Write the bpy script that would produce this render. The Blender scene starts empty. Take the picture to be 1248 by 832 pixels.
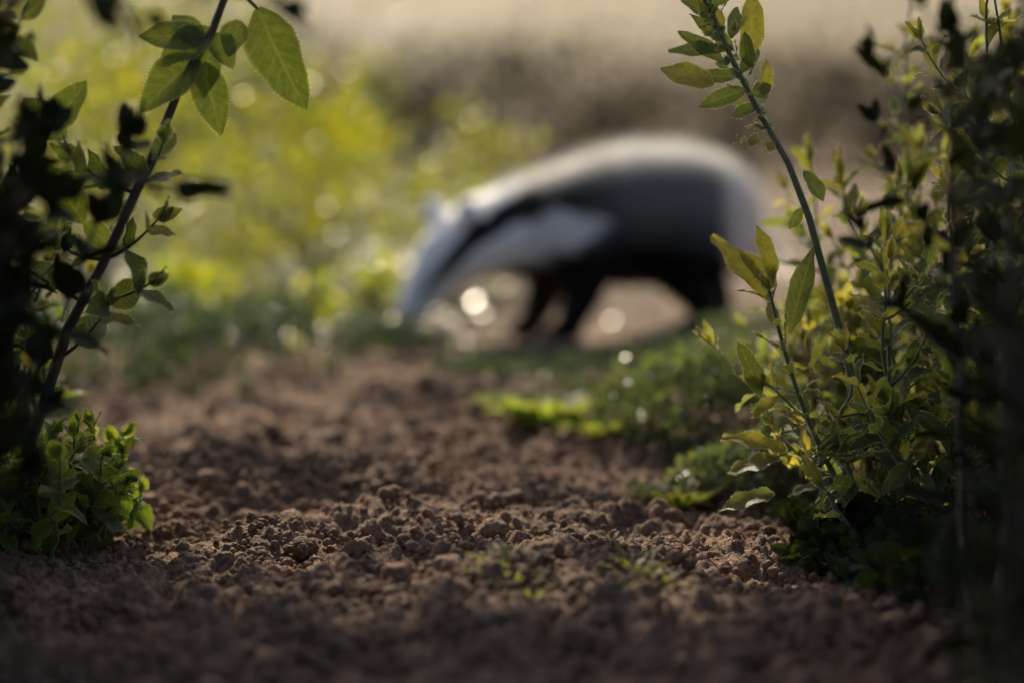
import bpy, math, bmesh, numpy as np
from mathutils import Vector
rng=np.random.default_rng(7)
S=bpy.context.scene
S.view_settings.view_transform='Standard'; S.view_settings.look='None'; S.view_settings.exposure=0
EL=38; AZ=-12

# ---------------------------------------------------------------- utils
def nrm(v):
    v=np.asarray(v,float); return v/(np.linalg.norm(v,axis=-1,keepdims=True)+1e-12)
def hash2(a,b,seed):
    n=(a*374761393+b*668265263+seed*1442695)&0x7fffffff
    n=((n^(n>>13))*1274126177)&0x7fffffff
    return ((n^(n>>16))&0xffff)/65535.0
def vnoise(x,y,seed=0):
    xi=np.floor(x).astype(np.int64); yi=np.floor(y).astype(np.int64)
    fx=x-xi; fy=y-yi; fx=fx*fx*(3-2*fx); fy=fy*fy*(3-2*fy)
    h=lambda a,b: hash2(a,b,seed)
    return (h(xi,yi)*(1-fx)+h(xi+1,yi)*fx)*(1-fy)+(h(xi,yi+1)*(1-fx)+h(xi+1,yi+1)*fx)*fy
def fbm(x,y,o=4,seed=0,g=.5):
    r=0;a=1;t=0
    for i in range(o):
        r=r+a*vnoise(x*2**i,y*2**i,seed+i*17); t+=a; a*=g
    return r/t*2-1
def domes(x,y,cell,seed):
    """rounded crumbs: max over jittered cells of a hemisphere of varying radius"""
    X=x/cell; Y=y/cell; xi=np.floor(X).astype(np.int64); yi=np.floor(Y).astype(np.int64); best=np.zeros_like(X)
    for a in (-1,0,1):
        for b in (-1,0,1):
            cx=xi+a; cy=yi+b; px=cx+.15+.7*hash2(cx,cy,seed); py=cy+.15+.7*hash2(cx,cy,seed+5); r=.32+.5*hash2(cx,cy,seed+9)**1.5
            d=((X-px)**2+(Y-py)**2)/(r*r); best=np.maximum(best,r*np.sqrt(np.clip(1-d,0,1)))
    return best*cell
def sstep(a,b,x):
    t=np.clip((x-a)/(b-a),0,1); return t*t*(3-2*t)
def ground_z(x,y):
    x=np.asarray(x,float); y=np.asarray(y,float)
    near=1-sstep(3.0,6.0,np.hypot(x,y-1.8))
    z=near*(fbm(x*3.2+5,y*3.2,2,3)*.028)+near*(fbm(x*9,y*9,3,9)*.024)
    z=z+14*sstep(25,120,y)*(1+.12*fbm(x*.02,y*.02,2,44))+(.25*fbm(x*.15,y*.15,3,61))*sstep(7,20,y)
    return z
def mesh_np(name,V,F,UV=None,C=None,MI=None,mats=(),smooth=True):
    V=np.ascontiguousarray(V,np.float32); F=np.ascontiguousarray(F,np.int32); k=F.shape[1]
    me=bpy.data.meshes.new(name)
    me.vertices.add(len(V)); me.vertices.foreach_set('co',V.ravel())
    me.loops.add(F.size); me.loops.foreach_set('vertex_index',F.ravel())
    me.polygons.add(len(F)); me.polygons.foreach_set('loop_start',np.arange(len(F),dtype=np.int32)*k)
    try: me.polygons.foreach_set('loop_total',np.full(len(F),k,np.int32))
    except Exception: pass
    me.polygons.foreach_set('use_smooth',np.full(len(F),smooth))
    for m in mats: me.materials.append(m)
    if MI is not None: me.polygons.foreach_set('material_index',np.ascontiguousarray(MI,np.int32))
    me.update(calc_edges=True)
    if UV is not None:
        l=me.uv_layers.new(name='UVMap'); l.data.foreach_set('uv',np.ascontiguousarray(UV[F.ravel()],np.float32).ravel())
    if C is not None:
        a=me.attributes.new('tint','FLOAT_COLOR','POINT')
        a.data.foreach_set('color',np.ascontiguousarray(np.c_[C,np.ones(len(C))],np.float32).ravel())
    ob=bpy.data.objects.new(name,me); S.collection.objects.link(ob); return ob

# ---------------------------------------------------------------- materials
def newmat(name):
    m=bpy.data.materials.new(name); m.use_nodes=True; nt=m.node_tree; nt.nodes.clear()
    return m,nt,nt.nodes,nt.links
def math_(N,L,op,a,b=None,c=None):
    n=N.new('ShaderNodeMath'); n.operation=op
    for i,v in enumerate((a,b,c)):
        if v is None: continue
        if isinstance(v,(int,float)): n.inputs[i].default_value=v
        else: L.new(v,n.inputs[i])
    return n.outputs[0]
def maprange(N,L,v,a,b,c=0,d=1):
    n=N.new('ShaderNodeMapRange'); n.interpolation_type='SMOOTHSTEP'
    L.new(v,n.inputs[0]); n.inputs[1].default_value=a; n.inputs[2].default_value=b; n.inputs[3].default_value=c; n.inputs[4].default_value=d
    return n.outputs[0]
def mixc(N,L,f,a,b,mode='MIX'):
    n=N.new('ShaderNodeMix'); n.data_type='RGBA'; n.blend_type=mode
    if isinstance(f,(int,float)): n.inputs[0].default_value=f
    else: L.new(f,n.inputs[0])
    for s,v in ((6,a),(7,b)):
        if isinstance(v,tuple): n.inputs[s].default_value=(*v,1)
        else: L.new(v,n.inputs[s])
    return n.outputs[2]
def leaf_mat(name,trans=.45,rough=.5,vein=.35,tcol=(2.3,2.0,.6),edge=.3,spec=.5,sheen=.25,bump=.5,simple=False):
    m,nt,N,L=newmat(name)
    at=N.new('ShaderNodeAttribute'); at.attribute_name='tint'
    uv=N.new('ShaderNodeUVMap'); sp=N.new('ShaderNodeSeparateXYZ'); L.new(uv.outputs[0],sp.inputs[0])
    a=math_(N,L,'MULTIPLY',math_(N,L,'ABSOLUTE',math_(N,L,'SUBTRACT',sp.outputs[1],.5)),2)
    mid=maprange(N,L,a,.02,.1,1,0)
    p=N.new('ShaderNodeBsdfPrincipled')
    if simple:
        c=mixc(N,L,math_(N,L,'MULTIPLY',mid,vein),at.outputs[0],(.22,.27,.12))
    else:
        ph=math_(N,L,'MULTIPLY',math_(N,L,'SUBTRACT',sp.outputs[0],math_(N,L,'MULTIPLY',a,.22)),50)
        sv=maprange(N,L,math_(N,L,'SINE',ph),.8,1,0,.7)
        M=math_(N,L,'MAXIMUM',mid,sv)
        ed=maprange(N,L,a,.86,1,0,edge)
        no=N.new('ShaderNodeTexNoise'); no.inputs['Scale'].default_value=180; no.inputs['Detail'].default_value=2
        tc=N.new('ShaderNodeTexCoord'); L.new(tc.outputs['Object'],no.inputs['Vector'])
        c=mixc(N,L,maprange(N,L,no.outputs[0],.3,.7,0,.35),at.outputs[0],(.03,.05,.015))
        c=mixc(N,L,math_(N,L,'MULTIPLY',M,vein),c,(.22,.27,.12))
        c=mixc(N,L,ed,c,(.5,.5,.3))  # pale leaf margin; also paints the backlit rim into the colour
        bp=N.new('ShaderNodeBump'); bp.inputs['Strength'].default_value=bump; bp.inputs['Distance'].default_value=.0015
        L.new(math_(N,L,'ADD',math_(N,L,'MULTIPLY',M,-.8),no.outputs[0]),bp.inputs['Height']); L.new(bp.outputs[0],p.inputs['Normal'])
    L.new(c,p.inputs['Base Color']); p.inputs['Roughness'].default_value=rough
    p.inputs['Specular IOR Level'].default_value=spec; p.inputs['Sheen Weight'].default_value=sheen
    t=N.new('ShaderNodeBsdfTranslucent'); L.new(mixc(N,L,1.0,c,tcol,'MULTIPLY'),t.inputs[0])
    mx=N.new('ShaderNodeMixShader'); mx.inputs[0].default_value=trans
    L.new(p.outputs[0],mx.inputs[1]); L.new(t.outputs[0],mx.inputs[2])
    o=N.new('ShaderNodeOutputMaterial'); L.new(mx.outputs[0],o.inputs[0]); return m
def stem_mat(name,col,col2):
    m,nt,N,L=newmat(name)
    no=N.new('ShaderNodeTexNoise'); no.inputs['Scale'].default_value=120; no.inputs['Detail'].default_value=3
    tc=N.new('ShaderNodeTexCoord'); L.new(tc.outputs['Object'],no.inputs['Vector'])
    p=N.new('ShaderNodeBsdfPrincipled'); L.new(mixc(N,L,maprange(N,L,no.outputs[0],.35,.65),col,col2),p.inputs['Base Color'])
    p.inputs['Roughness'].default_value=.6; p.inputs['Sheen Weight'].default_value=.6
    bp=N.new('ShaderNodeBump'); bp.inputs['Strength'].default_value=.4; bp.inputs['Distance'].default_value=.001
    L.new(no.outputs[0],bp.inputs['Height']); L.new(bp.outputs[0],p.inputs['Normal'])
    o=N.new('ShaderNodeOutputMaterial'); L.new(p.outputs[0],o.inputs[0]); return m
def fuzz_mat(name,col,tr=.6):
    m,nt,N,L=newmat(name); d=N.new('ShaderNodeBsdfDiffuse')
    at=N.new('ShaderNodeAttribute'); at.attribute_name='tint'
    L.new(mixc(N,L,.15,col,at.outputs[0]),d.inputs[0])
    t=N.new('ShaderNodeBsdfTranslucent'); t.inputs[0].default_value=(*col,1); mx=N.new('ShaderNodeMixShader'); mx.inputs[0].default_value=tr
    L.new(d.outputs[0],mx.inputs[1]);L.new(t.outputs[0],mx.inputs[2]); o=N.new('ShaderNodeOutputMaterial'); L.new(mx.outputs[0],o.inputs[0]); return m
def soil_mat(name,far=False):
    m,nt,N,L=newmat(name)
    tc=N.new('ShaderNodeTexCoord')
    def noise(s,d=2,r=.6):
        n=N.new('ShaderNodeTexNoise'); n.inputs['Scale'].default_value=s; n.inputs['Detail'].default_value=d; n.inputs['Roughness'].default_value=r
        L.new(tc.outputs['Object'],n.inputs['Vector']); return n.outputs[0]
    c=mixc(N,L,maprange(N,L,noise(9,3),.35,.65),(.335,.205,.135),(.20,.122,.083))
    n1=noise(220,3)
    c=mixc(N,L,maprange(N,L,n1,.45,.7,0,.65),c,(.55,.37,.25))
    c=mixc(N,L,maprange(N,L,n1,.48,.28,0,.7),c,(.055,.034,.025))
    if far:
        sp=N.new('ShaderNodeSeparateXYZ'); L.new(tc.outputs['Object'],sp.inputs[0])
        n2=noise(1.5,4)
        dr=mixc(N,L,maprange(N,L,n2,.35,.65),(.24,.145,.08),(.14,.10,.05))
        gr=mixc(N,L,maprange(N,L,n2,.35,.65),(.06,.075,.025),(.04,.055,.02))
        d=mixc(N,L,maprange(N,L,math_(N,L,'DIVIDE',sp.outputs[0],math_(N,L,'MAXIMUM',sp.outputs[1],1.0)),-.05,.02),gr,dr)
        c=mixc(N,L,maprange(N,L,sp.outputs[1],3.4,4.4),c,d)
        d2=mixc(N,L,maprange(N,L,noise(.12,4),.35,.65),(.36,.29,.165),(.25,.215,.12))  # far slope: straw colour with the background haze put into it
        c=mixc(N,L,maprange(N,L,sp.outputs[1],22,60),c,d2)
    bp=N.new('ShaderNodeBump'); bp.inputs['Strength'].default_value=1; bp.inputs['Distance'].default_value=.006
    L.new(math_(N,L,'ADD',noise(420,2,.75),n1),bp.inputs['Height'])
    p=N.new('ShaderNodeBsdfPrincipled'); L.new(c,p.inputs['Base Color']); p.inputs['Roughness'].default_value=.8
    p.inputs['Specular IOR Level'].default_value=.3
    L.new(bp.outputs[0],p.inputs['Normal'])
    o=N.new('ShaderNodeOutputMaterial'); L.new(p.outputs[0],o.inputs[0]); return m

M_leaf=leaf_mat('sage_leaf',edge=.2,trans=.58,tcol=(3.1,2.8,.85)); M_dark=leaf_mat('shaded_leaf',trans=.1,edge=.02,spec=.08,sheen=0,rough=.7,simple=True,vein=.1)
M_far=leaf_mat('shrub_leaf',trans=.62,rough=.32,edge=0,vein=.1,spec=1.0,sheen=0,simple=True,tcol=(2.6,2.4,.5))
M_mound=leaf_mat('thyme_leaf',trans=.4,rough=.26,edge=0,vein=.1,tcol=(2.4,2.4,.9),spec=1,sheen=.1,simple=True)
M_glint=leaf_mat('glint_leaf',trans=.3,rough=.28,edge=0,vein=.1,tcol=(1.5,1.2,.8),spec=1,sheen=0,simple=True)
M_stem=stem_mat('green_stem',(.15,.17,.07),(.10,.12,.045)); M_wood=stem_mat('woody_stem',(.08,.05,.032),(.045,.03,.02))
M_fuzz=fuzz_mat('leaf_hairs',(.9,.84,.55))
M_soil=soil_mat('soil'); M_ground=soil_mat('ground_soil',True)

# ---------------------------------------------------------------- plant builder
class Plant:
    def __init__(s): s.L=[]; s.T=[]
    def leaf(s,base,d,n,L,W,tint,droop=.15,fold=.25,shape=.85,rip=.04):
        s.L.append((*base,*d,*n,L,W,droop,fold,shape,rip,*tint))
    def leaf2(s,base,tip,W,tint,n=(0,-.5,1),**k):
        b=np.array(base,float); t=np.array(tip,float); d=t-b; L=np.linalg.norm(d); s.leaf(b,d/L,n,L,W,tint,**k)
    def tube(s,pts,rad,tint=(.1,.1,.05),mi=1,sides=6):
        s.T.append((np.array(pts,float),np.array(rad,float),tint,mi,sides))
    def build(s,name,mats,nl=6,nw=4,fuzz=0,flen=.0017):
        Vs=[];Fs=[];UVs=[];Cs=[];MIs=[];off=0
        if s.L:
            A=np.array(s.L,float); n=len(A)
            B=A[:,0:3];D=nrm(A[:,3:6]);Nn=A[:,6:9]+rng.normal(0,.01,(n,3)); Nn=nrm(Nn-(Nn*D).sum(1,keepdims=True)*D); Sd=np.cross(Nn,D)
            L=A[:,9];W=A[:,10];dr=A[:,11];fo=A[:,12];sh=A[:,13];rp=A[:,14];C=A[:,15:18]; phs=rng.uniform(0,6.28,n)[:,None]
            def surf(T,Q):
                prof=np.sin(math.pi*np.clip(T[None]*.97+.015,0,1)**sh[:,None])**.85
                hw=prof*W[:,None]/2
                X=L[:,None]*(T[None]-.25*np.abs(dr[:,None])*T[None]**3); Y=hw*Q[None]
                Z=fo[:,None]*hw*np.abs(Q[None])**1.3 - dr[:,None]*L[:,None]*T[None]**2 + rp[:,None]*L[:,None]*np.sin(T[None]*13+phs+Q[None]*1.5)*Q[None]**2
                return B[:,None]+X[...,None]*D[:,None]+Y[...,None]*Sd[:,None]+Z[...,None]*Nn[:,None]
            t=np.linspace(0,1,nl+1); q=np.linspace(-1,1,nw+1); T,Q=np.meshgrid(t,q,indexing='ij'); T=T.ravel();Q=Q.ravel()
            V=surf(T,Q); m=len(T); idx=np.arange(m).reshape(nl+1,nw+1)
            f=np.stack([idx[:-1,:-1],idx[1:,:-1],idx[1:,1:],idx[:-1,1:]],-1).reshape(-1,4)
            Vs.append(V.reshape(-1,3)); Fs.append((f[None]+np.arange(n)[:,None,None]*m).reshape(-1,4))
            UVs.append(np.tile(np.c_[T,Q*.5+.5],(n,1))); Cs.append(np.repeat(C,m,0)); MIs.append(np.zeros(n*len(f),int)); off=n*m
            if fuzz:
                tt=np.linspace(.03,.99,fuzz)
                for sg in (-1,1):
                    E=surf(tt,np.full(fuzz,sg*1.0)); E0=surf(tt,np.full(fuzz,sg*.9)); out=nrm(E-E0+D[:,None]*.0002)
                    out=nrm(out+rng.normal(0,.35,E.shape)+D[:,None]*.3); w=D[:,None]*.00034; ln=flen*rng.uniform(.5,1.3,E.shape[:2])[...,None]
                    q4=np.stack([E-w-out*.0003,E+w-out*.0003,E+out*ln+w*.3,E+out*ln-w*.3],2).reshape(-1,3); k=len(q4)
                    Vs.append(q4);Fs.append(np.arange(k).reshape(-1,4)+off);UVs.append(np.zeros((k,2)));Cs.append(np.full((k,3),.5));MIs.append(np.full(k//4,2)); off+=k
        for P,R,c,mi,k in s.T:
            n=len(P); tg=nrm(np.gradient(P,axis=0)); up=np.array([.3,.9,.1]); a=nrm(np.cross(tg,up)); b=np.cross(tg,a)
            th=np.arange(k)*2*math.pi/k
            V=P[:,None]+R[:,None,None]*(np.cos(th)[None,:,None]*a[:,None]+np.sin(th)[None,:,None]*b[:,None])
            i=np.arange(n*k).reshape(n,k); j=np.roll(i,-1,1)
            f=np.stack([i[:-1],j[:-1],j[1:],i[1:]],-1).reshape(-1,4)+off
            Vs.append(V.reshape(-1,3));Fs.append(f);UVs.append(np.zeros((n*k,2)));Cs.append(np.tile(c,(n*k,1)));MIs.append(np.full(len(f),mi)); off+=n*k
        return mesh_np(name,np.vstack(Vs),np.vstack(Fs),np.vstack(UVs),np.vstack(Cs),np.concatenate(MIs),mats)
def bez(a,b,c,n=12):
    t=np.linspace(0,1,n)[:,None]; return (1-t)**2*np.array(a)+2*t*(1-t)*np.array(b)+t*t*np.array(c)
def interp(P,t):
    x=t*(len(P)-1); i=min(int(x),len(P)-2); return P[i]+(P[i+1]-P[i])*(x-i), nrm(P[i+1]-P[i])
def tintv(t,var=.25):
    return tuple(np.array(t)*rng.uniform(1-var,1+var)*np.array([rng.uniform(.85,1.2),1,rng.uniform(.8,1.2)]))
def dress(p,P,gap,LL,LW,tint,t0=.15,ang=55,var=.25,young=None,shape=.85,tipcluster=True,taper=.6,side=0):
    Lt=np.linalg.norm(np.diff(P,axis=0),axis=1).sum(); nn=max(2,int(Lt*(1-t0)/gap)); az=rng.uniform(0,6.28)
    for i in range(nn):
        t=t0+(1-t0)*(i+.5)/nn; b,tg=interp(P,t); a=nrm(np.cross(tg,[.2,1,.1])); c=np.cross(tg,a); az+=1.57+rng.normal(0,.3)
        for k in (0,math.pi):
            if rng.random()<.1: continue
            r=math.cos(az+k)*a+math.sin(az+k)*c; an=math.radians(ang*(1.15-.5*t)+rng.normal(0,14))
            d=tg*math.cos(an)+r*math.sin(an); n=tg*math.sin(an)-r*math.cos(an)+rng.normal(0,.25,3)
            s=(1-(1-taper)*t)*rng.uniform(.55,1.2)
            tc=tintv(young if (young and t>.75) else tint,var)
            p.leaf(b,d,n,LL*s,LW*s*rng.uniform(.85,1.1),tc,droop=rng.uniform(-.1,.4),fold=rng.uniform(.1,.6),shape=shape)
            if side and t<.85 and rng.random()<side:   # side shoot
                ln=LL*rng.uniform(.8,1.8); e=b+nrm(tg*.7+r*.7)*ln; Q=bez(b,b+r*ln*.45+tg*ln*.2,e+np.array([0,0,ln*.15]),6)
                p.tube(Q,np.linspace(.0014,.0007,6),mi=1,sides=5)
                dress(p,Q,gap*.8,LL*.72,LW*.72,tint,t0=.2,ang=ang,var=var,young=young,shape=shape,taper=taper)
    if tipcluster:
        b,tg=interp(P,1)
        for k in range(4):
            r=nrm(rng.normal(0,1,3)); d=nrm(tg+r*.45); p.leaf(b,d,nrm(rng.normal(0,1,3)),LL*taper*rng.uniform(.5,.9),LW*taper*.7,tintv(young or tint,var),droop=-.05,fold=.5,shape=shape)
def stem(p,root,tip,bend,r0=.003,r1=.001,mi=1,n=12,**k):
    root=np.array(root,float);tip=np.array(tip,float); mid=(root+tip)/2+np.array(bend,float)
    P=bez(root,mid,tip,n); P[1:-1]+=rng.normal(0,.002,(n-2,3)); p.tube(P,np.linspace(r0,r1,n),mi=mi)
    if k: dress(p,P,**k)
    return P

SAGE=(.095,.125,.06); YOUNG=(.19,.20,.075); DARK=(.020,.028,.012)  # DARK puts the edge bushes' shade into their leaf colour

# ---------------------------------------------------------------- ground
def axis(lo,hi,a,b,h,g):
    c=list(np.arange(a,b,h)); s=h; v=c[-1]
    while v<hi: s*=g; v+=s; c.append(v)
    s=h; v=c[0]; pre=[]
    while v>lo: s*=g; v-=s; pre.append(v)
    return np.array(pre[::-1]+c)
gx=axis(-250,250,-.56,.48,.003,1.07); gy=axis(-60,330,1.15,2.3,.003,1.035)
X,Y=np.meshgrid(gx,gy); Z=ground_z(X,Y)
near=(1-sstep(2.9,4.5,Y))*(1-sstep(.7,1.5,np.abs(X)))
wx=X+.006*fbm(X*50,Y*50,2,91); wy=Y+.006*fbm(X*50,Y*50,2,92)
msk=.3+.7*sstep(-.3,.35,fbm(X*11,Y*11,2,55))
Z=Z+near*(msk*(.7*domes(wx,wy,.026,11)+.85*domes(wx+3,wy,.014,12))+.85*domes(wx,wy+2,.009,13)+.003*fbm(X*120,Y*120,2,31)-.008)
i=np.arange(X.size).reshape(X.shape)
F=np.stack([i[:-1,:-1],i[:-1,1:],i[1:,1:],i[1:,:-1]],-1).reshape(-1,4)
mesh_np('ground',np.c_[X.ravel(),Y.ravel(),Z.ravel()],F,mats=[M_ground])

def ico(sub):
    bm=bmesh.new(); bmesh.ops.create_icosphere(bm,subdivisions=sub,radius=1); bm.verts.ensure_lookup_table()
    v=np.array([x.co[:] for x in bm.verts]); f=np.array([[q.index for q in x.verts] for x in bm.faces]); bm.free(); return v,f
Vs=[];Fs=[];off=0
def clods(n,r0,r1,sub,y0=1.1,y1=3.0,pw=2.2):
    global off
    bv,bf=ico(sub); tmpl=[]
    for k in range(16):
        v=bv.copy()
        for _ in range(8):
            nn=nrm(rng.normal(0,1,3)); h=rng.uniform(.65,.95); dd=v@nn; v=v-np.clip(dd-h,0,None)[:,None]*nn*.85
        for _ in range(6):
            nn=nrm(rng.normal(0,1,3)); v=v*(1+.2*np.exp(-((nrm(v)-nn)**2).sum(1)/.2))[:,None]
        v*=1+.06*rng.normal(0,1,(len(v),1)); v*=rng.uniform(.75,1.15,3); tmpl.append(v)
    y=rng.uniform(y0,y1,n*3); x=rng.uniform(-.33,.27,n*3)*y
    keep=fbm(x*9,y*9,2,77)+rng.uniform(-.5,.5,n*3)>0; x=x[keep][:n];y=y[keep][:n]; z=ground_z(x,y)
    for a,b,c_ in zip(x,y,z):
        r=r0+(r1-r0)*rng.random()**pw; th=rng.uniform(0,6.28); c,s=math.cos(th),math.sin(th)
        v=tmpl[rng.integers(16)]@np.array([[c,s,0],[-s,c,0],[0,0,1]])*r
        Vs.append(v+np.array([a,b,c_+.004+r*rng.uniform(.0,.6)])); Fs.append(bf+off); off+=len(v)
clods(17000,.0016,.004,1); clods(3600,.0036,.0075,2); clods(170,.0075,.014,3)
mesh_np('soil_clods',np.vstack(Vs),np.vstack(Fs),mats=[M_soil],smooth=True)

# ---------------------------------------------------------------- sage plant (right, in focus)
p=Plant()
pts=np.array([(.335,1.82,0),(.325,1.81,.09),(.301,1.80,.176),(.268,1.80,.291),(.249,1.80,.339),(.223,1.80,.383),(.197,1.80,.432),(.181,1.80,.469),(.168,1.8,.50)])
p.tube(pts,np.linspace(.0042,.0019,len(pts)),sides=8)
H=lambda b,t,w,c,**k: p.leaf2((b[0],1.80+rng.uniform(-.01,.01),b[1]),(t[0],1.80+rng.uniform(-.02,.02),t[1]),w*1.15,c,**k)
YL=(.22,.21,.07); G=(.10,.13,.06)
nf=(0.1,-1,.35)
H((.214,.435),(.217,.495),.021,YL,n=(.3,-1,0));H((.226,.40),(.229,.43),.013,YL,n=(.5,-1,0))
H((.19,.43),(.149,.461),.014,G,n=nf);H((.192,.441),(.137,.444),.013,G,n=nf);H((.18,.409),(.131,.430),.021,YL,n=nf)
H((.203,.417),(.154,.419),.013,G,n=nf);H((.21,.405),(.165,.391),.015,G,n=nf);H((.2,.44),(.16,.475),.012,G,n=nf)
H((.215,.425),(.205,.455),.014,G,n=(-.6,-1,0));H((.205,.42),(.225,.45),.012,G,n=nf);H((.22,.39),(.195,.383),.012,G,n=nf);H((.216,.40),(.232,.41),.014,G,n=nf)
H((.195,.45),(.205,.485),.012,G,n=nf);H((.19,.46),(.165,.49),.014,YL,n=nf);H((.18,.47),(.15,.49),.012,G,n=nf);H((.182,.48),(.2,.51),.014,G,n=nf)
H((.235,.352),(.201,.366),.014,(.2,.18,.1),n=(0,-.3,1),rip=.12);H((.281,.305),(.266,.337),.015,G,n=(.5,-1,0));H((.262,.30),(.252,.276),.01,G,n=nf)
for k in range(60):
    t=rng.uniform(.58,1); b,tg=interp(pts,t); r=nrm(rng.normal(0,1,3)); p.leaf(b+r*rng.uniform(0,.012),nrm(tg*.6+r),nrm(rng.normal(0,1,3)),rng.uniform(.008,.02),rng.uniform(.005,.010),tintv(G))
s2=bez((.33,1.79,0),(.26,1.77,.09),(.232,1.79,.225)); p.tube(s2,np.linspace(.0032,.0016,12)); dress(p,s2,.02,.05,.019,SAGE,t0=.25,young=YOUNG,side=.25)
H((.229,.22),(.184,.281),.020,YL,n=(.4,-1,.3));H((.24,.228),(.208,.262),.018,YL,n=(.4,-1,.3));H((.236,.235),(.224,.287),.017,YL,n=(.6,-1,0));H((.252,.188),(.268,.268),.02,SAGE,n=(-.5,-1,0))
H((.226,.128),(.208,.182),.019,SAGE,n=(.5,-1,.2));H((.25,.079),(.192,.098),.019,YL,n=(0,-.7,1));H((.245,.07),(.195,.062),.02,G,n=(0,-.6,1));H((.24,.04),(.185,.03),.018,G,n=(0,-.6,1))
for k in range(76):
    x0=rng.uniform(.31,.62); y0=rng.uniform(1.66,2.1); u=rng.random()
    if u<.45: hgt=rng.uniform(.07,.2); lean=rng.uniform(-.13,-.01)
    elif u<.8: hgt=rng.uniform(.2,.34); lean=rng.uniform(-.11,.08); x0+=.03
    else: hgt=rng.uniform(.34,.56); x0=rng.uniform(.41,.62); lean=rng.uniform(-.10,.1)
    stem(p,(x0,y0,0),(x0+lean,y0+rng.uniform(-.1,.08),hgt),(rng.uniform(-.06,.04),0,rng.uniform(-.02,.04)),gap=.026,LL=.066,LW=.024,tint=SAGE,young=YOUNG,t0=.1,ang=65,side=.2,var=.4)
p.build('sage_plant',[M_leaf,M_stem,M_fuzz],nl=7,nw=4,fuzz=24)

def bush(name,groups,LL,LW,tint,mats,gap=.02,young=None,nl=5,nw=4,r0=.004,shape=.85,side=.2,ang=62):
    p=Plant()
    for n,xr,yr,hr,lean,tt in groups:
        for k in range(n):
            x0=rng.uniform(*xr); y0=rng.uniform(*yr); h=rng.uniform(*hr); l=rng.uniform(*lean)
            stem(p,(x0,y0,0),(x0+l,y0+rng.uniform(-.06,.06),h),(rng.uniform(-.04,.04),0,0),r0=r0,mi=1,gap=gap,LL=LL,LW=LW,tint=tint,young=young,shape=shape,t0=tt,side=side,ang=ang)
    return p.build(name,mats,nl,nw)
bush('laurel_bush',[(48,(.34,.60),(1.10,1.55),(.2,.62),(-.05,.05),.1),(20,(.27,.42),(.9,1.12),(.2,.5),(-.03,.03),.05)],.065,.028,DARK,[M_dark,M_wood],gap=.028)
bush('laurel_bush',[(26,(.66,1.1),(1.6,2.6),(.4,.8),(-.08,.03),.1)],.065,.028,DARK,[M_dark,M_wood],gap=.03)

# ---------------------------------------------------------------- left shrub
p=Plant()
P=np.array([(-.45,1.72,0),(-.42,1.71,.09),(-.38,1.70,.2),(-.349,1.70,.2555),(-.307,1.70,.343),(-.279,1.70,.41),(-.253,1.70,.452),(-.235,1.68,.49),(-.22,1.66,.53)])
p.tube(P,np.linspace(.0055,.003,len(P)),mi=1,sides=8)
def H(b,t,w,c,n=(0,-1,.35),y=1.70,**k): p.leaf2((b[0],y,b[1]),(t[0],y+rng.uniform(-.015,.015),t[1]),w,c,n=n,shape=.75,**k)
LG=(.12,.155,.045)
H((-.253,.452),(-.30,.425),.030,LG);H((-.26,.445),(-.318,.45),.028,LG);H((-.262,.44),(-.29,.468),.024,LG);H((-.25,.45),(-.235,.42),.024,LG)
H((-.265,.43),(-.316,.385),.038,LG,fold=.4);H((-.262,.425),(-.246,.362),.032,LG,fold=.4);H((-.255,.44),(-.262,.395),.026,LG)
H((-.215,.470),(-.176,.382),.046,LG,n=(-.3,-1,.3),fold=.4,rip=.06);H((-.23,.46),(-.24,.43),.024,LG)
p.tube([(-.235,1.68,.49),(-.225,1.69,.48),(-.215,1.70,.470)],[.002,.0018,.0015])
H((-.365,.29),(-.405,.345),.032,LG);H((-.365,.29),(-.34,.265),.02,LG);H((-.40,.31),(-.36,.335),.026,LG);H((-.39,.37),(-.36,.41),.03,LG);H((-.38,.36),(-.42,.40),.03,LG)
for (t_,ln) in ((.22,.06),(.3,.07),(.38,.06),(.46,.05)):   # side shoots along the lower branch
    b,tg=interp(P,t_)
    for sg in (-1,1):
        e=b+np.array([sg*ln*rng.uniform(.6,1),rng.uniform(-.04,.0),ln*rng.uniform(.2,.9)]); Q=bez(b,(b+e)/2+[0,0,-.01],e,7); p.tube(Q,np.linspace(.002,.001,7)); dress(p,Q,.02,.05,.03,(.06,.085,.028),t0=.15,young=(.11,.14,.045),shape=.75)
for k in range(50):
    x0=rng.uniform(-.75,-.43); y0=rng.uniform(1.5,2.15); h=rng.uniform(.12,.55); l=rng.uniform(-.06,.10)
    stem(p,(x0,y0,0),(x0+l,y0+rng.uniform(-.08,.05),h),(rng.uniform(-.04,.05),0,0),r0=.004,gap=.032,LL=.06,LW=.034,tint=(.055,.08,.027),young=(.15,.17,.05),shape=.75,side=.25,ang=65)
p.build('oregano_shrub',[M_leaf,M_wood,M_fuzz],7,4,fuzz=24)
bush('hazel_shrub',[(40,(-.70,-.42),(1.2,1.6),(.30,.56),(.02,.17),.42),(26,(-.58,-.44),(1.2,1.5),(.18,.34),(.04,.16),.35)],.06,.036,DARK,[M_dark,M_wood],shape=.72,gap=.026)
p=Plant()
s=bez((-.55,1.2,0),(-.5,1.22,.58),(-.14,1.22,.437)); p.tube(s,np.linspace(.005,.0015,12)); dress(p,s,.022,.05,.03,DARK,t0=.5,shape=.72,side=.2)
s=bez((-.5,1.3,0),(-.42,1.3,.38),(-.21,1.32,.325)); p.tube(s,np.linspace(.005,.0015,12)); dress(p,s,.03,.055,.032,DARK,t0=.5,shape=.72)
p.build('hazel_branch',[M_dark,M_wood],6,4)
p=Plant()
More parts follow.
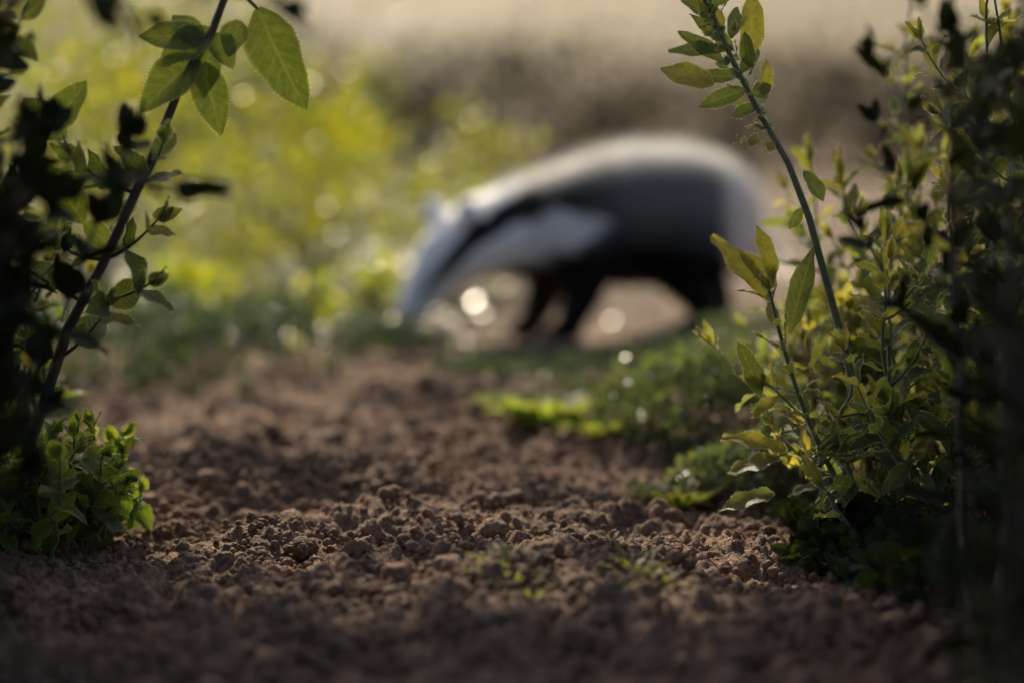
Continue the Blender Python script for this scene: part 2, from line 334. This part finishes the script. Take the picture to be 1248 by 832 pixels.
for k in range(46):
    x0=rng.uniform(-.46,-.37); y0=rng.uniform(1.68,1.88); h=rng.uniform(.03,.11)
    stem(p,(x0,y0,0),(x0+rng.uniform(-.03,.035),y0+rng.uniform(-.05,.03),h),(0,0,0),r0=.0018,gap=.014,LL=.036,LW=.028,tint=(.08,.13,.03),young=(.13,.19,.04),shape=.7,ang=70)
p.build('mint_plant',[M_leaf,M_stem,M_fuzz],6,4,fuzz=14,flen=.0007)

# ---------------------------------------------------------------- low mounds
def mound(name,items,size,tint,mat,var=.35,wr=.45):
    p=Plant()
    for (cx,cy,rx,ry,h,n) in items:
        for k in range(n):
            a=rng.uniform(0,6.28); r=math.sqrt(rng.random()); x=cx+rx*r*math.cos(a); y=cy+ry*r*math.sin(a)
            if fbm(np.array(x*5),np.array(y*5),2,19)<-.22: continue
            top=h*math.sqrt(max(0,1-r*r))*(.5+1.0*float(vnoise(np.array(x*20),np.array(y*20),5)))
            z=float(ground_z(x,y))+top*rng.uniform(.35,1)**.6
            d=nrm(np.array([math.cos(a)*r*.7,math.sin(a)*r*.7,.7])+rng.normal(0,.5,3)); s=size*rng.uniform(.6,1.4)
            p.leaf((x,y,z),d,nrm(rng.normal(0,1,3)+np.array([0,0,1.0])),s,s*wr,tintv(tint,var))
    return p.build(name,[mat,M_stem],3,2)
THY=(.085,.11,.065); BLU=(.042,.065,.050)
mound('thyme_mound',[(.24,2.45,.14,.22,.085,4400),(.36,2.8,.2,.25,.10,3500),(.26,2.12,.09,.12,.045,1300),(.10,2.75,.10,.12,.03,700)],.013,THY,M_mound)
mound('ground_cover',[(-.62,3.1,.28,.32,.13,3800),(-.36,3.25,.26,.3,.10,3800),(-.14,3.3,.2,.2,.035,1500),(.12,3.2,.22,.16,.018,900),(-.9,2.6,.3,.5,.13,3200),(.5,3.3,.3,.3,.06,2300)],.017,BLU,M_mound)
mound('creeping_herb',[(.245,1.86,.05,.07,.025,380),(.30,1.74,.06,.08,.03,420),(.36,1.6,.09,.12,.03,420)],.02,(.04,.06,.025),M_dark,wr=.8)
def tuft(name,items,tint):
    p=Plant()
    for cx,cy,r,h,n in items:
        for k in range(n):
            a=rng.uniform(0,6.28); q=r*rng.random()**.7; x=cx+q*math.cos(a);y=cy+q*math.sin(a)
            d=nrm(np.array([math.cos(a)*.7,math.sin(a)*.7,rng.uniform(.3,1.2)])); L=h*rng.uniform(.5,1.2)
            p.leaf((x,y,float(ground_z(x,y))+.004),d,nrm(np.array([-d[0],-d[1],1])),L,L*rng.uniform(.12,.3),tintv(tint),droop=.3)
    return p.build(name,[M_leaf,M_stem],5,2)
tuft('grass_tuft',[(.045,2.46,.045,.055,170),(.105,2.36,.03,.035,80),(-.01,2.6,.03,.035,60)],(.13,.17,.05))
tuft('grass_tuft',[(.172,2.03,.03,.036,120)],(.12,.15,.06))
tuft('seedling',[(.0,1.53,.022,.024,26),(-.02,1.57,.010,.02,8),(.012,1.50,.02,.020,14),(.095,1.56,.02,.022,24),(.11,1.52,.025,.017,28),(.09,1.80,.006,.014,8)],(.11,.135,.07))

# added glossy litter beyond the badger, tilted to throw sun glints toward the camera
p=Plant()
for k in range(1800):
    y=rng.uniform(3.8,6.6); x=rng.uniform(-.30,.36)*y
    if x<-.1*y and rng.random()<.5: continue
    d=nrm(np.array([rng.normal(),rng.normal(),rng.normal(0,.3)])); s=rng.uniform(.015,.038)
    n_=np.array([rng.normal(0,.2),rng.normal(-.18,.22),1])
    if abs(d@nrm(n_))>.5: d[2]=0
    p.leaf((x,y,float(ground_z(x,y))+rng.uniform(.006,.03)),d,n_,s,s*.65,tintv((.34,.19,.09),.35),droop=0,fold=.05,rip=0)
p.build('glint_litter',[M_glint,M_stem],2,2)

# ---------------------------------------------------------------- midground and far shrubs
def shrub(name,blobs,size,tint,mat=None,var=.4,wr=.5,nl=3,nw=2,up=1.2,sc=.17):
    p=Plant()
    for cx,cy,cz,rx,ry,rz,n in blobs:
        for q in range(6):
            e=np.array([cx+rng.uniform(-.7,.7)*rx,cy+rng.uniform(-.7,.7)*ry,cz+rng.uniform(0,.8)*rz]); p.tube(bez((cx,cy,0),(cx,cy,cz*.6),e,6),np.linspace(.008,.003,6)*max(1,cz),sides=5)
        ncl=max(6,n//45); cc=nrm(rng.normal(0,1,(ncl,3)))*(rng.random((ncl,1))**.4)
        for k in range(n):
            c=cc[rng.integers(ncl)]; o=c+rng.normal(0,sc,3); pos=np.array([cx,cy,cz])+o*np.array([rx,ry,rz])
            if pos[2]<.01: continue
            d=nrm(c+rng.normal(0,.7,3)+[0,0,.2]); s=size*rng.uniform(.6,1.3)
            p.leaf(pos,d,nrm(rng.normal(0,1,3)+np.array([0,0,up])),s,s*wr,tintv(tint,var),droop=.05,fold=.1)
    return p.build(name,[mat or M_far,M_wood],nl,nw)
YG=(.15,.17,.025); OL=(.065,.08,.03)
shrub('flowering_shrub',[(-.42,4.3,.22,.28,.3,.22,1500),(-.85,4.1,.25,.3,.3,.3,1500),(-.15,4.9,.22,.22,.3,.2,900)],.026,YG,var=.6)
shrub('flowering_shrub',[(-.75,5.4,.4,.40,.4,.4,1900),(-1.4,5.2,.45,.5,.4,.5,1900)],.032,YG,var=.6)
shrub('weed_plant',[(-.37,3.55,.09,.06,.06,.07,80),(-.62,3.6,.1,.12,.1,.09,200),(-.28,3.75,.09,.1,.1,.08,140)],.026,(.22,.27,.03))
shrub('olive_shrub',[(-1.7,8.5,.8,.7,.7,.7,2400),(-2.9,8,1.0,1.0,.7,1.0,2400),(-1.0,10.5,.5,.5,.5,.6,900)],.06,OL)
shrub('hedgerow',[(x,26+rng.uniform(-1,1),rng.uniform(.5,.8),1.5,1,rng.uniform(.8,1.1),1000) for x in np.arange(-5,14,1.1)],.16,(.085,.07,.058),mat=M_dark,sc=.3)
# added unseen tree: crown lobes above the view, set to dapple the near soil
p=Plant(); tr=bez((1.9,5.2,0),(1.8,5.0,1.0),(1.0,3.6,1.75),14); p.tube(tr,np.linspace(.075,.03,14),sides=10)
def shade(tx,ty,h,rx,ry,rz,n):   # crown lobe whose shade lands round (tx,ty)
    k=h/math.tan(math.radians(EL)); return (tx+k*math.sin(math.radians(AZ)),ty+k*math.cos(math.radians(AZ)),h,rx,ry,rz,n)
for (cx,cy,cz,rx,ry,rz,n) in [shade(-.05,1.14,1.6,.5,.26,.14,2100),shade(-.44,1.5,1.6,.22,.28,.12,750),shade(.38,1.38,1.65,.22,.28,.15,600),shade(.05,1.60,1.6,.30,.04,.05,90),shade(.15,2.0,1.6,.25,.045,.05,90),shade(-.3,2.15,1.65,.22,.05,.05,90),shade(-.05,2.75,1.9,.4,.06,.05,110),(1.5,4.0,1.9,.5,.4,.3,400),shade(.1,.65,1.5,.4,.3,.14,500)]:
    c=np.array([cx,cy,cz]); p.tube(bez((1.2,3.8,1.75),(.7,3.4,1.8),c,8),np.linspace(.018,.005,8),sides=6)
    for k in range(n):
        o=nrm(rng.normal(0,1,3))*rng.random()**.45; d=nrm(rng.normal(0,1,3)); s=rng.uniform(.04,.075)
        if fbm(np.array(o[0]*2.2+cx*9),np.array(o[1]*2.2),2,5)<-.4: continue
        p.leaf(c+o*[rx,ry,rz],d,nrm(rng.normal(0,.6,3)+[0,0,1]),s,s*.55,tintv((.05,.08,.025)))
p.build('shade_tree',[M_dark,M_wood],4,2)

# ---------------------------------------------------------------- badger
def ringloft(pts,upv,n):
    sp=np.array(pts,float); C=sp[:,:3]; tg=nrm(np.gradient(C,axis=0)); sd=nrm(np.cross(tg,np.array(upv,float))); u=np.cross(sd,tg)
    rw=sp[:,3]; rh=sp[:,4] if sp.shape[1]>4 else rw
    th=np.arange(n)*2*math.pi/n; V=C[:,None]+rw[:,None,None]*np.cos(th)[None,:,None]*sd[:,None]+rh[:,None,None]*np.sin(th)[None,:,None]*u[:,None]
    V=V.reshape(-1,3); k=len(sp); i=np.arange(k*n).reshape(k,n); j=np.roll(i,-1,1)
    F=[tuple(q) for q in np.stack([i[:-1],j[:-1],j[1:],i[1:]],-1).reshape(-1,4)]; F.append(tuple(i[0][::-1])); F.append(tuple(i[-1])); return V,F
spine=[(-.190,3.490,.052,.014,.012),(-.184,3.497,.064,.027,.023),(-.168,3.509,.090,.034,.031),(-.147,3.522,.122,.045,.043),(-.122,3.540,.152,.063,.058),
 (-.090,3.562,.178,.077,.069),(-.050,3.595,.197,.083,.076),(.00,3.628,.206,.088,.084),(.06,3.66,.212,.102,.100),(.14,3.69,.222,.124,.118),(.22,3.715,.232,.136,.128),
 (.31,3.735,.230,.138,.129),(.375,3.755,.215,.118,.116),(.42,3.765,.20,.080,.084),(.448,3.77,.19,.03,.035)]
parts=[ringloft(spine,(0,0,1),20)]
FL=lambda ox,y: [(ox+.03,y,.20,.055),(ox+.035,y-.005,.15,.050),(ox+.03,y-.01,.10,.037),(ox+.012,y-.01,.055,.028),(ox+.0,y-.01,.028,.026),(ox-.025,y-.01,.018,.022),(ox-.045,y-.01,.014,.013)]
HL=lambda ox,y: [(ox+.03,y,.20,.075),(ox+.0,y-.005,.15,.066),(ox-.01,y-.008,.115,.050),(ox+.02,y-.008,.08,.033),(ox+.03,y-.008,.045,.026),(ox+.01,y-.008,.02,.025),(ox-.02,y-.008,.016,.021),(ox-.04,y-.008,.013,.012)]
tl=lambda q,n=14: ringloft(q,(0,1,0),n)
parts+= [tl(FL(.10,3.60)),tl(FL(.035,3.74)),tl(HL(.325,3.66)),tl(HL(.37,3.81))]
parts.append(tl([(.42,3.77,.205,.03),(.455,3.775,.19,.022),(.485,3.78,.165,.018),(.505,3.78,.145,.008)]))
def ear(c):
    x,y,z=c; return tl([(x+.010,y,z-.024,.016),(x+.002,y,z,.024),(x-.002,y,z+.020,.022),(x-.004,y,z+.034,.011)],10)
hd=nrm(np.array(spine[2][:3])-np.array(spine[5][:3])); hs=nrm(np.cross(hd,[0,0,1])); hu=np.cross(hs,hd)
hc=np.array(spine[5][:3])+np.array([.012,.012,.014])
E1=hc+hs*.056+hu*.056; E2=hc-hs*.056+hu*.056
parts+=[ear(E1),ear(E2)]
VV=[];FF=[];o=0
for v,f in parts:
    VV+= [tuple(a) for a in v]; FF+=[tuple(int(q)+o for q in a) for a in f]; o+=len(v)
me=bpy.data.meshes.new('tmp'); me.from_pydata(VV,[],FF); ob=bpy.data.objects.new('tmp',me); S.collection.objects.link(ob)
bm=bmesh.new(); bm.from_mesh(me); bmesh.ops.recalc_face_normals(bm,faces=bm.faces); bm.to_mesh(me); bm.free()
r=ob.modifiers.new('r','REMESH'); r.mode='VOXEL'; r.voxel_size=.005
sm=ob.modifiers.new('s','SMOOTH'); sm.iterations=6; sm.factor=.6
dg=bpy.context.evaluated_depsgraph_get(); ev=ob.evaluated_get(dg); em=bpy.data.meshes.new_from_object(ev)
nv=len(em.vertices); co=np.zeros(nv*3); em.vertices.foreach_get('co',co); co=co.reshape(-1,3); no=np.zeros(nv*3); em.vertices.foreach_get('normal',no); no=no.reshape(-1,3)
bpy.data.objects.remove(ob)
SP=np.array(spine)[:,:3]
seg=np.vstack([SP[a]+(SP[a+1]-SP[a])*f for a in range(len(SP)-1) for f in np.linspace(0,1,8,endpoint=False)]); tt=np.array([a+f for a in range(len(SP)-1) for f in np.linspace(0,1,8,endpoint=False)])
d=((co[:,None]-seg[None])**2).sum(-1); j=d.argmin(1); t=tt[j]
sgt=nrm(np.gradient(seg,axis=0)); sdv=nrm(np.cross(-sgt[j],[0,0,1])); u=np.cross(sdv,-sgt[j]); rel=co-seg[j]
phi=np.degrees(np.abs(np.arctan2((rel*sdv).sum(1),(rel*u).sum(1))))
Wc=np.array([.94,.94,.92]); Bc=np.array([.008,.007,.007]); Gy=np.array([.22,.22,.215]); Gt=np.array([.92,.88,.80])  # Gt paints the backlit rim into the fur along the back
col=np.tile(Bc,(nv,1)); P=co
head=t<7.3
wid=np.interp(t,[0,1,2,3,5,6,7.5],[0,0,20,30,30,34,42]); stripe_c=np.interp(t,[0,2,4,6,7.5],[62,70,72,60,46])
white=(np.abs(phi-stripe_c)>wid/2)&(phi<np.interp(t,[0,3,5,6.5,8.8],[180,168,150,130,106]))
col[head&white]=Wc
chk=(t>=7.3)&(t<9.0)&(np.abs(phi-88)<(9.0-t)*17); col[chk]=Wc
body_=(t>=7.3)&~chk
s=np.clip((118-phi)/40,0,1)[:,None]; s2=np.clip((58-phi)/25,0,1)[:,None]; fade=np.clip((t-7.8)/2.0,0,1)[:,None]
bc=Bc*(1-s)+Gy*s; bc=bc*(1-s2)+Gt*s2; fade=np.maximum(fade,s2*.85); bc=Bc*(1-fade)+bc*fade
col[body_]=bc[body_]
col[(P[:,2]<.12)&(P[:,0]>.02)]=Bc
rump=(P[:,0]>.38)&(P[:,2]>.12); col[rump]=(.9,.85,.78)  # naturally pale rump, whitened further to stand for the bright sun rim
col[t<.6]=(.015,.012,.012)
for E in (E1,E2):
    dd=np.linalg.norm(P-E,axis=1)<.040; tip=P[:,2]>E[2]; col[dd&tip]=Wc
def fur_mat(name,tr):
    m,nt,N,L=newmat(name); at=N.new('ShaderNodeAttribute'); at.attribute_name='tint'
    p=N.new('ShaderNodeBsdfPrincipled'); L.new(at.outputs[0],p.inputs['Base Color']); p.inputs['Roughness'].default_value=.6; p.inputs['Specular IOR Level'].default_value=.3
    o=N.new('ShaderNodeOutputMaterial')
    if tr:
        t=N.new('ShaderNodeBsdfTranslucent'); L.new(at.outputs[0],t.inputs[0]); mx=N.new('ShaderNodeMixShader'); mx.inputs[0].default_value=tr
        L.new(p.outputs[0],mx.inputs[1]);L.new(t.outputs[0],mx.inputs[2]); L.new(mx.outputs[0],o.inputs[0])
    else: L.new(p.outputs[0],o.inputs[0])
    return m
MF=fur_mat('badger_fur',.5)
em.materials.clear(); em.materials.append(fur_mat('badger_undercoat',0))
a=em.attributes.new('tint','FLOAT_COLOR','POINT'); a.data.foreach_set('color',np.c_[col,np.ones(nv)].astype(np.float32).ravel())
em.polygons.foreach_set('use_smooth',np.ones(len(em.polygons),bool))
body=bpy.data.objects.new('body',em); S.collection.objects.link(body)
root=bpy.data.objects.new('badger',None); S.collection.objects.link(root); body.parent=root
nh=36000; ix=rng.integers(0,nv,nh); ix=ix[(t[ix]>=6.5)|(rng.random(nh)<.3)]; nh=len(ix); b=co[ix]+rng.normal(0,.0015,(nh,3)); n_=no[ix]
tg=np.tile([1.,.2,-.35],(nh,1)); hm=t[ix]<6.5; tg[hm]=-hd*1.0
lg=(b[:,2]<.12)&~hm; tg[lg]=[.1,0,-1]
tg=nrm(tg-(tg*n_).sum(1,keepdims=True)*n_*.9); up_=np.clip((phi[ix]<60)*1.0,0,1)[:,None]*(~hm)[:,None]
lift=rng.uniform(.35,.8,(nh,1)); lift[hm]*=.35
d=nrm(tg+n_*(lift+up_*rng.uniform(.0,.9,(nh,1)))+rng.normal(0,.14,(nh,3)))
Ln=np.where(hm,.008,np.where(lg,.014,.036))*rng.uniform(.6,1.2,nh); wv=nrm(np.cross(d,n_))*(.0008)
hair=np.stack([b-wv-n_*.002,b+wv-n_*.002,b+d*Ln[:,None]],1).reshape(-1,3); hc_=col[ix]*rng.uniform(.75,1.3,(nh,1))
gy=(~hm)&(~lg)&(hc_.mean(1)>.05); tipc=hc_.copy(); tipc[gy]=tipc[gy]*1.6+.1  # guard-hair tips lightened, which also brightens the painted back rim
HC=np.clip(np.stack([hc_,hc_,tipc],1),0,.93).reshape(-1,3)
fo=mesh_np('fur',hair,np.arange(nh*3).reshape(-1,3),C=HC,mats=[MF],smooth=False); fo.parent=root
def simple(name,col,rough):
    m,nt,N,L=newmat(name); p=N.new('ShaderNodeBsdfPrincipled'); n=N.new('ShaderNodeTexNoise'); n.inputs['Scale'].default_value=80
    L.new(mixc(N,L,n.outputs[0],col,tuple(c*1.5 for c in col)),p.inputs['Base Color']); p.inputs['Roughness'].default_value=rough
    o=N.new('ShaderNodeOutputMaterial'); L.new(p.outputs[0],o.inputs[0]); return m
ME=simple('eye_black',(.01,.008,.006),.1); MN=simple('nose_black',(.02,.016,.016),.35); MC=simple('claw',(.2,.17,.13),.4)
iv,if_=ico(3)
def blob(nm,c,r,m):
    o=mesh_np(nm,iv*np.array(r)+np.array(c),if_,mats=[m]); o.parent=root
hp=np.array(spine[3][:3])+np.array([.008,.008,.008])
blob('eye_left',hp+hs*.043+hu*.020,(.006,)*3,ME); blob('eye_right',hp-hs*.043+hu*.020,(.006,)*3,ME)
blob('nose',(-.193,3.488,.053),(.014,.014,.012),MN)
k=0
for (fx,fy) in ((.055,3.59),(-.01,3.73),(.285,3.652),(.33,3.802)):
    vs=[];fs=[];oo=0
    for q in range(5):
        v,f=tl([(fx+.004,fy+(q-2)*.0085,.013,.0032),(fx-.010,fy+(q-2)*.0095,.012,.0026),(fx-.022,fy+(q-2)*.010,.006,.0008)],6)
        vs+=[tuple(z) for z in v]; fs+=[tuple(int(z)+oo for z in w) for w in f]; oo+=len(v)
    k+=1; cm=bpy.data.meshes.new('claws'); cm.from_pydata(vs,[],fs); cm.materials.append(MC); o=bpy.data.objects.new('claws_%d'%k,cm); S.collection.objects.link(o); o.parent=root

# ---------------------------------------------------------------- light, camera
w=bpy.data.worlds.new('World'); S.world=w; w.use_nodes=True; nt=w.node_tree; nt.nodes.clear()
sk=nt.nodes.new('ShaderNodeTexSky'); sk.sky_type='NISHITA'; sk.sun_disc=False; sk.sun_elevation=math.radians(EL); sk.sun_rotation=math.radians(AZ); sk.dust_density=4
bg=nt.nodes.new('ShaderNodeBackground'); bg.inputs[1].default_value=.125; ow=nt.nodes.new('ShaderNodeOutputWorld')
nt.links.new(sk.outputs[0],bg.inputs[0]); nt.links.new(bg.outputs[0],ow.inputs[0])
sl=bpy.data.lights.new('sun','SUN'); sl.energy=5; sl.angle=math.radians(.5); sl.color=(1,.86,.64); so=bpy.data.objects.new('sun',sl); S.collection.objects.link(so)
sd=Vector((math.sin(math.radians(AZ))*math.cos(math.radians(EL)),math.cos(math.radians(AZ))*math.cos(math.radians(EL)),math.sin(math.radians(EL))))
so.rotation_euler=sd.to_track_quat('Z','Y').to_euler()
cd=bpy.data.cameras.new('camera'); cam=bpy.data.objects.new('camera',cd); S.collection.objects.link(cam); S.camera=cam
cam.location=(0,0,.35); cam.rotation_euler=(math.radians(90-5.44),0,0); cd.lens=70; cd.sensor_width=36; cd.clip_start=.05; cd.clip_end=1000
cd.dof.use_dof=True; cd.dof.focus_distance=1.76; cd.dof.aperture_fstop=1.8
